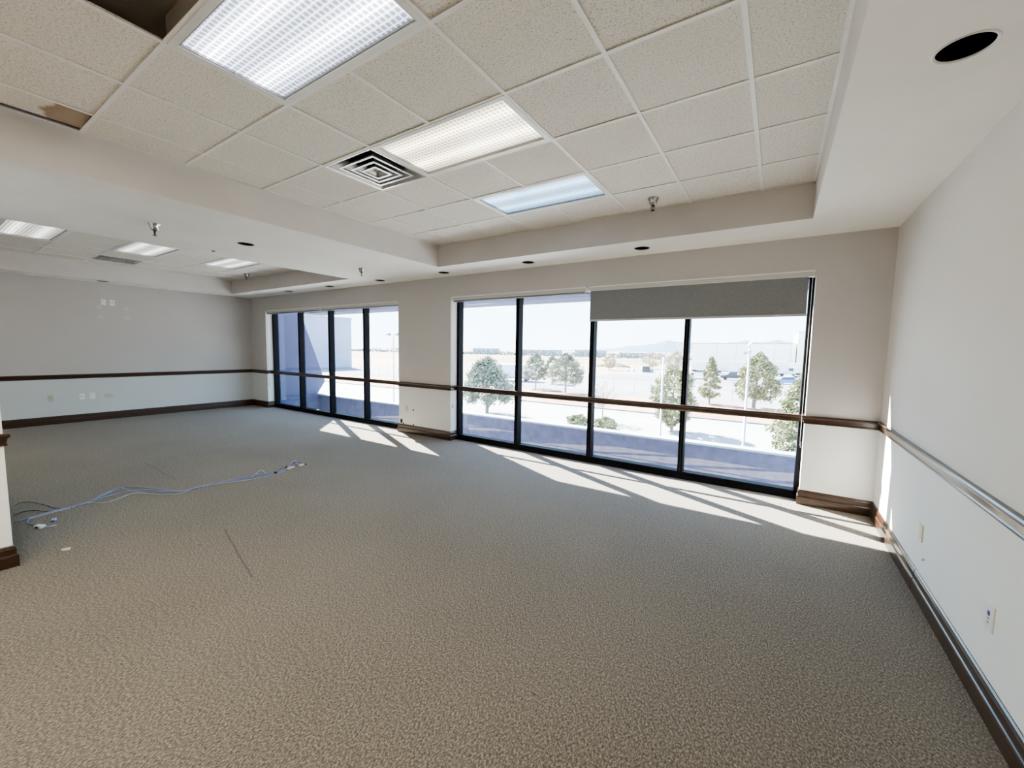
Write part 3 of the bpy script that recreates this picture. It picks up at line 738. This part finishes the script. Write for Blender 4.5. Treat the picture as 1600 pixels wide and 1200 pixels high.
def tree(name, x, y, h, hw, label, m, shape='pine', n=90, leaf=.20, trunk=.14, clear=.22, lean=0.0, cat='tree', seed=1, group=None, squash=1.0):
    R = random.Random(seed)
    t = thing(name, label, cat, (x, y, ZG), 0, group)
    bm = B(); top = (lean * h, 0, h * .9)
    if clear > .03 or shape == 'bare':
        tube(bm, [(0, 0, -.02), (lean * h * .2, 0, h * .2), (lean * h * .5, .03, h * .55), top], [trunk, trunk * .85, trunk * .55, .02], 8)
        for k in range(14 if shape != 'bare' else 34):
            a = R.uniform(0, 2 * PI); z0 = R.uniform(max(clear, .15), .75) * h; ln = R.uniform(.5, .95) * hw
            p0 = (lean * z0, 0, z0)
            tube(bm, [p0, (p0[0] + math.cos(a) * ln * .5, math.sin(a) * ln * .5, z0 + ln * .22), (p0[0] + math.cos(a) * ln, math.sin(a) * ln, z0 + ln * (.35 if shape != 'bare' else .75))], [trunk * .3, trunk * .18, .008], 5)
        obj('trunk', bm, M['bark'], t)
    else: bm.free()
    bm = B()
    for k in range(n):
        u = (k + R.random()) / n                       # height within crown
        if shape == 'pine': r = (math.sin(PI * min(1, (u * .86 + .14)) ** .75)) ** .8
        elif shape == 'round': r = math.sqrt(max(0, 1 - (2 * u - 1) ** 2))
        elif shape == 'broad': r = (1 - u) ** .5 * (.55 + .45 * min(1, u * 6))
        elif shape == 'cone': r = (1 - u) ** .75 * (.7 + .3 * min(1, u * 8))
        else: r = math.sqrt(max(0, 1 - (2 * u - 1) ** 2)) * .95
        a = R.uniform(0, 2 * PI); rr = hw * r * math.sqrt(R.uniform(.25, 1))
        z = h * (clear + (1 - clear) * u)
        cx, cy = math.cos(a) * rr + lean * z, math.sin(a) * rr * squash
        cs = hw * R.uniform(.16, .30) * (.6 + .5 * r)
        q = 64 if shape != 'bare' else 14
        for j in range(q):
            d = Vector((R.gauss(0, 1), R.gauss(0, 1), R.gauss(0, .75))); d = d.normalized() * cs * R.uniform(.3, 1)
            c = Vector((cx, cy, z)) + d
            n1 = Vector((R.gauss(0, 1), R.gauss(0, 1), R.gauss(.6, 1))).normalized(); u1 = n1.orthogonal().normalized(); v1 = n1.cross(u1)
            s = leaf * .78 * R.uniform(.5, 1.1)
            pts = [c + u1 * s, c + v1 * s * .5, c - u1 * s, c - v1 * s * .5]
            if min(p.z for p in pts) < .02: continue
            quad(bm, pts)
    obj('crown', bm, m, t)
    return t
g1 = 'young pines along the drive'
tree('pine_tree', -19.35, 27.58, 4.95, 2.75, 'broad rounded pine seen through the leftmost pane of the big window', M['pine_blue'], 'broad', 150, .20, .17, .24, 0, seed=3)
tree('pine_tree', -28.25, 52.0, 5.4, 1.75, 'slim grey green tree by the service trailer, right of the first window post', M['pine_blue'], 'pine', 80, .20, .11, .25, seed=4)
tree('pine_tree', -30.6, 62.0, 4.9, 1.6, 'smaller grey green tree behind the slim tree', M['pine_blue'], 'pine', 60, .2, .1, .25, seed=14)
tree('pine_tree', -21.9, 49.3, 5.4, 2.35, 'round pine with a bare lower trunk in the second pane', M['pine_blue'], 'pine', 110, .2, .15, .27, seed=5)
tree('bare_tree', -9.41, 30.5, 3.3, 1.3, 'sparse pale tree with thin bare twigs behind the middle window post', M['dry_leaf'], 'bare', 70, .10, .07, .35, seed=6)
tree('pine_tree', -3.75, 30.0, 4.75, 1.6, 'yellow green pine behind the slim steel camera pole', M['pine'], 'round', 130, .17, .12, .10, seed=7)
tree('pine_tree', -3.72, 49.9, 5.4, 1.4, 'slender pine in the rightmost pane, left of the camera pole', M['pine'], 'cone', 90, .18, .11, .14, seed=8)
tree('pine_tree', .76, 49.0, 5.85, 2.15, 'large dense pine behind the tall camera pole', M['pine'], 'pine', 150, .2, .20, .18, .05, seed=9)
tree('pine_tree', 4.0, 27.9, 4.7, 1.75, 'feathery light green pine at the right edge of the big window', M['pine'], 'cone', 130, .17, .1, .04, seed=10)
tree('shrub', -10.26, 27.2, .85, .85, 'low olive shrub above the parapet, left of the middle window post', M['pine'], 'round', 60, .12, .03, .0, cat='shrub', seed=11)
tree('shrub', -8.03, 27.4, .85, .95, 'low olive shrub above the parapet, right of the middle window post', M['pine'], 'round', 60, .12, .03, .0, cat='shrub', seed=12)
for k, (x, y, h, w, s) in enumerate(((-33, 140, 5.5, 3.4, 'brown leafless tree by the yard, left of the dark crate'), (-27, 143, 4.6, 3.0, 'smaller brown leafless tree by the yard, right of its twin'), (-17.5, 100, 6.0, 3.0, 'tall brown leafless tree behind the yellow green pine'), (-41, 120, 4.0, 2.2, 'small dark bush beside the middle window post, out by the field'))):
    tree('leafless_tree', x, y, h, w, s, M['dry_leaf'], 'round', 50, .28, .14, .2, seed=20 + k)
t = thing('hedge', 'low green hedge in the field beyond the fence', 'hedge', (-46, 138, ZG))
bm = B()
R = random.Random(5)
for k in range(700):
    c = Vector((R.uniform(-6, 6), R.uniform(-1, 1), 0)); c.z = R.uniform(.1, 1.4) * (1 - (c.x / 6.5) ** 2) + .25
    n1 = Vector((R.gauss(0, 1), R.gauss(0, 1), R.gauss(.6, 1))).normalized(); u1 = n1.orthogonal().normalized(); v1 = n1.cross(u1)
    quad(bm, [c + u1 * .22, c + v1 * .15, c - u1 * .22, c - v1 * .15])
obj('foliage', bm, M['pine'], t)

def pole(x, y, h, r, label, head):
    t = thing('lamp_post' if head == 'lamps' or head == 'cobra' else 'camera_pole', label, 'pole', (x, y, ZG))
    bm = B(); lathe(bm, [(r * 2, 0), (r * 2, .12), (r * 1.15, .14), (r * .8, h)], seg=14, cap=(True, True)); obj('pole', bm, M['galv'], t, True)
    if head == 'lamps':
        bm = B(); tube(bm, [(-.65, 0, h - .12), (.65, 0, h - .12)], .035, 8); obj('crossarm', bm, M['galv'], t)
        for s in (-1, 1):
            bm = B(); lathe(bm, [(.05, .24), (.10, .20), (.30, .04), (.29, 0), (.05, -.01)], (s * .62, 0, h - .10), 16, (True, True)); obj('lamp_head', bm, M['far_dark'], t, True)
    elif head == 'camera':
        bm = B(); box(bm, (-.12, -.12, h - .30), (.12, .12, h - .12), bev=.02); tube(bm, [(0, 0, h - .2), (-.25, 0, h - .2)], .04, 8); obj('junction_box', bm, M['galv'], t)
        bm = B(); lathe(bm, [(.07, -.10), (.11, -.04), (.09, .02)], (-.25, 0, h - .24), 14, (True, True)); obj('dome_camera', bm, M['far_dark'], t, True)
        bm = B(); box(bm, (-.20, -.16, -.02), (.20, .16, .02)); q = obj('solar_panel', bm, M['tan'], t); q.location = (.03, 0, h + .35); q.rotation_euler = (.3, -.8, 0)
        bm = B(); tube(bm, [(0, 0, h - .05), (.03, 0, h + .33)], .018, 8); obj('mast', bm, M['galv'], t)
    elif head == 'twin':
        bm = B(); tube(bm, [(-.16, 0, h + .05), (0, 0, h - .06), (.16, 0, h + .05)], .03, 8)
        for s in (-1, 1): box(bm, (s * .16 - .07, -.06, h + .0), (s * .16 + .07, .06, h + .10))
        obj('camera_bracket', bm, M['galv'], t)
    else:
        bm = B(); tube(bm, [(0, 0, h - .1), (.3, 0, h + .1), (.7, 0, h + .12)], .06, 8); box(bm, (.6, -.15, h + .02), (1.2, .15, h + .18)); obj('lamp_head', bm, M['far_dark'], t)
pole(-3.98, 27.36, 5.8, .065, 'slim steel pole with twin brackets in front of the yellow green pine', 'twin')
pole(1.153, 27.26, 6.25, .075, 'tall steel camera pole with a tilted panel on top, rightmost pane', 'camera')
pole(-20.6, 132, 7.2, .10, 'thin dark lamp post in front of the warehouse', 'cobra')
pole(-27.87, 24.1, 7.2, .055, 'lamp post with two round heads seen through the far window', 'lamps')
pole(-11.45, 24.2, 2.8, .03, 'thin sign post on the drive, seen below the rail in the second pane', 'none') if False else None

t = thing('chain_link_fence', 'chain link fence with thin posts along the dirt verge', 'fence', (0, 55.2, ZG))
for k in range(36):
    bm = B(); lathe(bm, [(.035, 0), (.035, 2.0), (.0, 2.05)], (-75 + k * 3.05, 0, 0), 8); obj('post', bm, M['galv'], t)
bm = B(); tube(bm, [(-76, 0, 1.96), (33, 0, 1.96)], .022, 6); tube(bm, [(-76, 0, .08), (33, 0, .08)], .012, 6); obj('rail', bm, M['galv'], t)
t = thing('chain_link_fence', 'far fence along the edge of the dry field', 'fence', (0, 149, ZG))
for k in range(40):
    bm = B(); lathe(bm, [(.05, 0), (.05, 2.4), (.0, 2.5)], (-140 + k * 3.0, 0, 0), 6); obj('post', bm, M['galv'], t)
bm = B(); tube(bm, [(-141, 0, 2.3), (-22, 0, 2.3)], .03, 6); obj('rail', bm, M['galv'], t)

# vehicles
def wheels(t, xs, y, r):
    for x in xs:
        for s in (-1, 1):
            bm = B(); lathe(bm, [(r * .45, -.11), (r, -.10), (r, .10), (r * .45, .11)], (x, s * y, r), 16, (True, True), 'Y'); obj('wheel', bm, M['tyre'], t, True)
def extrude_side(prof, w):
    bm = B()
    a = [bm.verts.new((x, -w * k, z)) for x, z, k in prof]; b = [bm.verts.new((x, w * k, z)) for x, z, k in prof]
    bm.faces.new(a); bm.faces.new(b[::-1])
    for i in range(len(prof)): bm.faces.new((a[i], a[(i + 1) % len(prof)], b[(i + 1) % len(prof)], b[i]))
    return bm
def car(x, y, rz, body, label, name='car', kind='sedan', hood=None):
    t = thing(name, label, 'car' if kind == 'sedan' else 'pickup', (x, y, ZG), rz)
    if kind == 'sedan':
        low = [(-2.2, .3, .95), (-2.25, .8, .95), (-1.3, .92, 1), (1.6, .98, 1), (2.2, .85, .95), (2.2, .3, .95)]
        cab = [(-1.1, .92, .97), (-.45, 1.42, .78), (.9, 1.44, .78), (1.6, .96, .95)]
    else:
        low = [(-2.6, .4, .95), (-2.65, .95, .95), (-1.5, 1.08, 1), (2.6, 1.10, 1), (2.65, .45, 1)]
        cab = [(-1.4, 1.06, .97), (-.8, 1.75, .8), (.5, 1.78, .8), (.7, 1.08, .95)]
    obj('body', extrude_side(low, .88), body, t); obj('cabin', extrude_side(cab, .84), M['car_glass'], t)
    bm = B(); z = cab[1][1]; box(bm, (cab[1][0], -.66, z - .02), (cab[2][0], .66, z + .03), bev=.01); obj('roof', bm, hood or body, t)
    wheels(t, (-1.4, 1.4) if kind == 'sedan' else (-1.65, 1.65), .78, .33 if kind == 'sedan' else .40)
car(4.3, 94.7, .15, M['car_blue'], 'bright blue car parked behind the feathery pine at the right', hood=M['car_white'])
car(-5.2, 99.5, .1, M['car_dark'], 'dark pickup parked left of the large dense pine', 'pickup_truck', 'pickup')
car(-14.2, 112, .1, M['car_white'], 'white car parked at the left of the yard, behind the slender pine')
car(6.5, 103, .0, M['car_white'], 'white car parked behind the bright blue car')
car(-9.2, 108, .1, M['car_white'], 'white pickup parked between the two pines', 'pickup_truck', 'pickup')
def trailer(x, y, rz, l, h, label, door=False, cabin=False):
    t = thing('box_trailer' if not cabin else 'box_truck', label, 'trailer' if not cabin else 'truck', (x, y, ZG), rz)
    bm = B(); box(bm, (-l / 2, -1.2, .75), (l / 2, 1.2, h), bev=.03); obj('box_body', bm, M['trailer'] if door else M['car_white'], t)
    if door:
        bm = B(); box(bm, (-l * .30, -1.23, h * .42), (-l * .30 + .95, -1.19, h - .05)); obj('door', bm, M['far_dark'], t)
    bm = B(); box(bm, (-l / 2 + .1, -.5, .55), (l / 2 - .1, .5, .75)); obj('chassis', bm, M['car_dark'], t)
    wheels(t, (-l * .38, -l * .22, l * .34), 1.0, .42)
    if cabin:
        bm = B(); box(bm, (l / 2 + .1, -1.1, .6), (l / 2 + 1.9, 1.1, 2.5), bev=.12); cb = obj('cab', bm, M['car_white'], t)
        bm = B(); box(bm, (l / 2 + .5, -1.12, 1.5), (l / 2 + 1.5, -1.09, 2.2)); obj('window', bm, M['car_glass'], cb)
trailer(-39.5, 62.5, .35, 8.6, 3.1, 'pale blue site trailer with a dark door beside the service road', True)
trailer(-5.9, 128, .0, 5.2, 3.6, 'white box truck behind the large dense pine, to its left', False, True)
trailer(1.8, 128, .0, 6.0, 3.9, 'white box truck behind the large dense pine, to its right', False, True)
trailer(9.0, 134, .0, 6.5, 3.4, 'white trailer by the warehouse wall at the right edge of the window')
trailer(-16.8, 131, .0, 4.0, 3.3, 'white trailer at the left end of the warehouse', False, True)
t = thing('machine_crate', 'dark square crate on the yard left of the slim steel pole', 'crate', (-28.4, 115.5, ZG), .1)
bm = B(); box(bm, (-1.0, -.8, .15), (1.0, .8, 1.75), bev=.03); obj('body', bm, M['car_dark'], t)
bm = B(); box(bm, (1.05, -.6, .15), (1.9, .6, .95), bev=.03); obj('side_box', bm, M['far_dark'], t)
bm = B(); box(bm, (-1.0, -.7, 0), (1.9, .7, .15)); obj('skid', bm, M['galv'], t)
for k, (dx, dy, w, h, s) in enumerate(((-5.6, 1, 1.0, .8, 'grey tank on the yard, farthest left of the dark crate'), (-3.6, 0, .7, 1.1, 'pale tank on the yard beside the dark crate'), (-2.2, 5, 1.2, 1.3, 'pale box unit behind the dark crate'))):
    t = thing('storage_tank', s, 'tank', (-28.4 + dx, 115.5 + dy, ZG))
    bm = B(); lathe(bm, [(w * .5, 0), (w * .5, h * .8), (w * .3, h), (.1, h + .04)], (0, 0, 0), 16, (True, True)); obj('tank_body', bm, M['trailer'], t, True)
    bm = B(); lathe(bm, [(.12, h), (.12, h + .12)], (0, 0, 0), 10, (True, True)); obj('lid', bm, M['galv'], t)
# planter pot by the kerb
t = thing('litter_bin', 'pale concrete bin on the drive at the left of the big window', 'bin', (-22.2, 24.9, ZG))
bm = B(); lathe(bm, [(.35, 0), (.50, .95), (.54, .98), (.54, 1.06), (.46, 1.06), (.42, .6)], (0, 0, 0), 20, (True, True)); obj('bin_body', bm, M['kerb'], t, True)
bm = B(); lathe(bm, [(.545, .97), (.56, 1.0), (.545, 1.05)], (0, 0, 0), 20); obj('rim', bm, M['galv'], t, True)

# buildings
def building(name, x0, x1, y0, y1, h, label, m, seams=(), wins=0, roof=True):
    t = thing(name, label, 'building', ((x0 + x1) / 2, (y0 + y1) / 2, ZG))
    w, d = (x1 - x0) / 2, (y1 - y0) / 2
    bm = B(); box(bm, (-w, -d, 0), (w, d, h)); obj('wall', bm, m, t)
    if roof:
        bm = B(); box(bm, (-w - .1, -d - .1, h), (w + .1, d + .1, h + .25)); obj('roof', bm, M['cap'], t)
    for s in seams:
        bm = B(); box(bm, (s - .08, -d - .03, 0), (s + .08, -d + .01, h - .1)); obj('downpipe', bm, M['seam'], t)
    for k in range(wins):
        a = -w + (k + .25) * 2 * w / wins; b = -w + (k + .75) * 2 * w / wins
        bm = B(); box(bm, (a, -d - .06, h * .35), (b, -d + .02, h * .75)); obj('window', bm, M['far_dark'], t)
building('warehouse', -21.8, 7.15, 147, 190, 8.9, 'long beige warehouse wall across the yard', M['beige_wall'], (-7.0, -1.3, 5.6, 9.0, 13.2))
building('warehouse', 7.4, 60, 146.2, 190, 12.4, 'taller beige warehouse block at the right edge of the window', M['beige_wall'], (-20,))
t = thing('office_wing', 'tall pale concrete wing seen through the far window, in shadow', 'building', (-112, 40, ZG))
bm = B(); box(bm, (-13, -34, 0), (13, 30, 13.6)); obj('wall', bm, M['wing'], t)
bm = B(); box(bm, (-13.2, -34.2, 13.6), (13.2, 30.2, 14.0)); obj('parapet', bm, M['cap'], t)
far = [(-330, 40, 5.2, 6), (-268, 24, 6.2, 4), (-205, 46, 5.6, 9), (-150, 26, 6.0, 5), (-104, 34, 4.4, 7), (-395, 44, 5.4, 6)]
lab = ['second', 'third', 'fourth', 'fifth', 'sixth', 'first']
for k, (x, w, h, n) in enumerate(far):
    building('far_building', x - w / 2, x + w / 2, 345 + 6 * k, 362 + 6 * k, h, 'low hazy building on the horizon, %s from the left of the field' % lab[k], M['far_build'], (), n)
bm = B(); R = random.Random(9)
for k in range(5200):
    x = R.uniform(-520, 40); y = R.uniform(318, 336); hh = 2.2 + 3.0 * (math.sin(x * .13) * .5 + .5) * (math.sin(x * .031 + 1) * .5 + .5) + (1.2 if -150 < x < -70 else 0)
    c = Vector((x, y, ZG + R.uniform(.2, hh))); n1 = Vector((R.gauss(0, 1), R.gauss(0, 1), R.gauss(.3, 1))).normalized(); u1 = n1.orthogonal().normalized(); v1 = n1.cross(u1)
    s = R.uniform(.5, 1.1); quad(bm, [c + u1 * s, c + v1 * s * .7, c - u1 * s, c - v1 * s * .7])
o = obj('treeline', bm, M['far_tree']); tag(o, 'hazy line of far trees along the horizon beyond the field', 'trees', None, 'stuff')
pk = [(-2600, -10), (-1900, 6), (-1583, 18), (-1380, 30), (-1220, 56), (-1110, 60), (-1005, 76), (-940, 90), (-872, 112), (-800, 96), (-665, 88), (-560, 84), (-480, 92), (-404, 86), (-300, 96), (-235, 112), (-170, 96), (-118, 92), (-60, 104), (-6, 116), (50, 98), (103, 92), (209, 74), (420, 90), (700, 50), (1200, 0)]
bm = B(); R = random.Random(3)
top = []
for (x0, z0), (x1, z1) in zip(pk, pk[1:]):
    for j in range(6): 
        f = j / 6; top.append((x0 + (x1 - x0) * f, z0 + (z1 - z0) * f + R.uniform(-1.5, 1.5)))
rows = []
for r_, (yy, kk) in enumerate(((3900, 0.0), (4000, 1.0))):
    rows.append([bm.verts.new((x, yy, -20 + (z + 20) * kk)) for x, z in top])
for a, b in zip(rows, rows[1:]):
    for i in range(len(top) - 1): bm.faces.new((a[i], a[i + 1], b[i + 1], b[i]))
struct('hills', bm, M['hill'], 'blue hills on the horizon with painted-in haze')
slab('ground', -4000, 3000, 1200, 3900, ZG - .2, M['field'], 'far dry plain below the hills')

# ------------------------------------------------------------------ light
w = bpy.data.worlds.new('World'); SC.world = w; w.use_nodes = True
n, l = w.node_tree.nodes, w.node_tree.links
bg = n['Background']
tc = n.new('ShaderNodeTexCoord'); sp = n.new('ShaderNodeSeparateXYZ'); l.new(tc.outputs['Generated'], sp.inputs[0])
rp = n.new('ShaderNodeValToRGB'); e = rp.color_ramp.elements
e[0].position = 0.0; e[0].color = (.84, .95, 1.0, 1); e[1].position = .9; e[1].color = (.30, .46, .85, 1)
k = e.new(.12); k.color = (.62, .88, 1.0, 1); k = e.new(.20); k.color = (.46, .80, 1.0, 1); k = e.new(.42); k.color = (.62, .75, 1.0, 1)
l.new(sp.outputs['Z'], rp.inputs['Fac']); l.new(rp.outputs['Color'], bg.inputs['Color']); bg.inputs['Strength'].default_value = 2.0
sun = bpy.data.lights.new('sun', 'SUN'); sun.energy = 27; sun.angle = math.radians(.55); sun.color = (1, .93, .80)
so = bpy.data.objects.new('sun', sun); COL.objects.link(so)
d = Vector((2.15, -1.0, -2.1)); so.rotation_euler = d.to_track_quat('-Z', 'Y').to_euler(); so.location = (-20, 15, 20)

# ------------------------------------------------------------------ camera
cam = bpy.data.cameras.new('camera'); co = bpy.data.objects.new('camera', cam); COL.objects.link(co)
Rr = ((0.8368471692, -0.5440275428, -0.0609987543), (0.5471732567, 0.8346915202, 0.0623818342), (0.0169777067, -0.0855809484, 0.9961865582))
right = Vector([r[0] for r in Rr]); fwd = Vector([r[1] for r in Rr]); up = Vector([r[2] for r in Rr])
mw = Matrix(((right.x, up.x, -fwd.x, 2.650), (right.y, up.y, -fwd.y, -2.0634), (right.z, up.z, -fwd.z, 1.5724), (0, 0, 0, 1)))
co.matrix_world = mw
cam.sensor_width = 36; cam.lens = 634.03 * 36 / 1600; cam.clip_start = .05; cam.clip_end = 9000
SC.camera = co

SC.view_settings.view_transform = 'AgX'
SC.view_settings.look = 'AgX - Medium High Contrast'
SC.view_settings.exposure = 1.9
SC.cycles.max_bounces = 10; SC.cycles.diffuse_bounces = 6; SC.cycles.transparent_max_bounces = 12
SC.cycles.use_denoising = True
SC.cycles.sample_clamp_indirect = 8.0
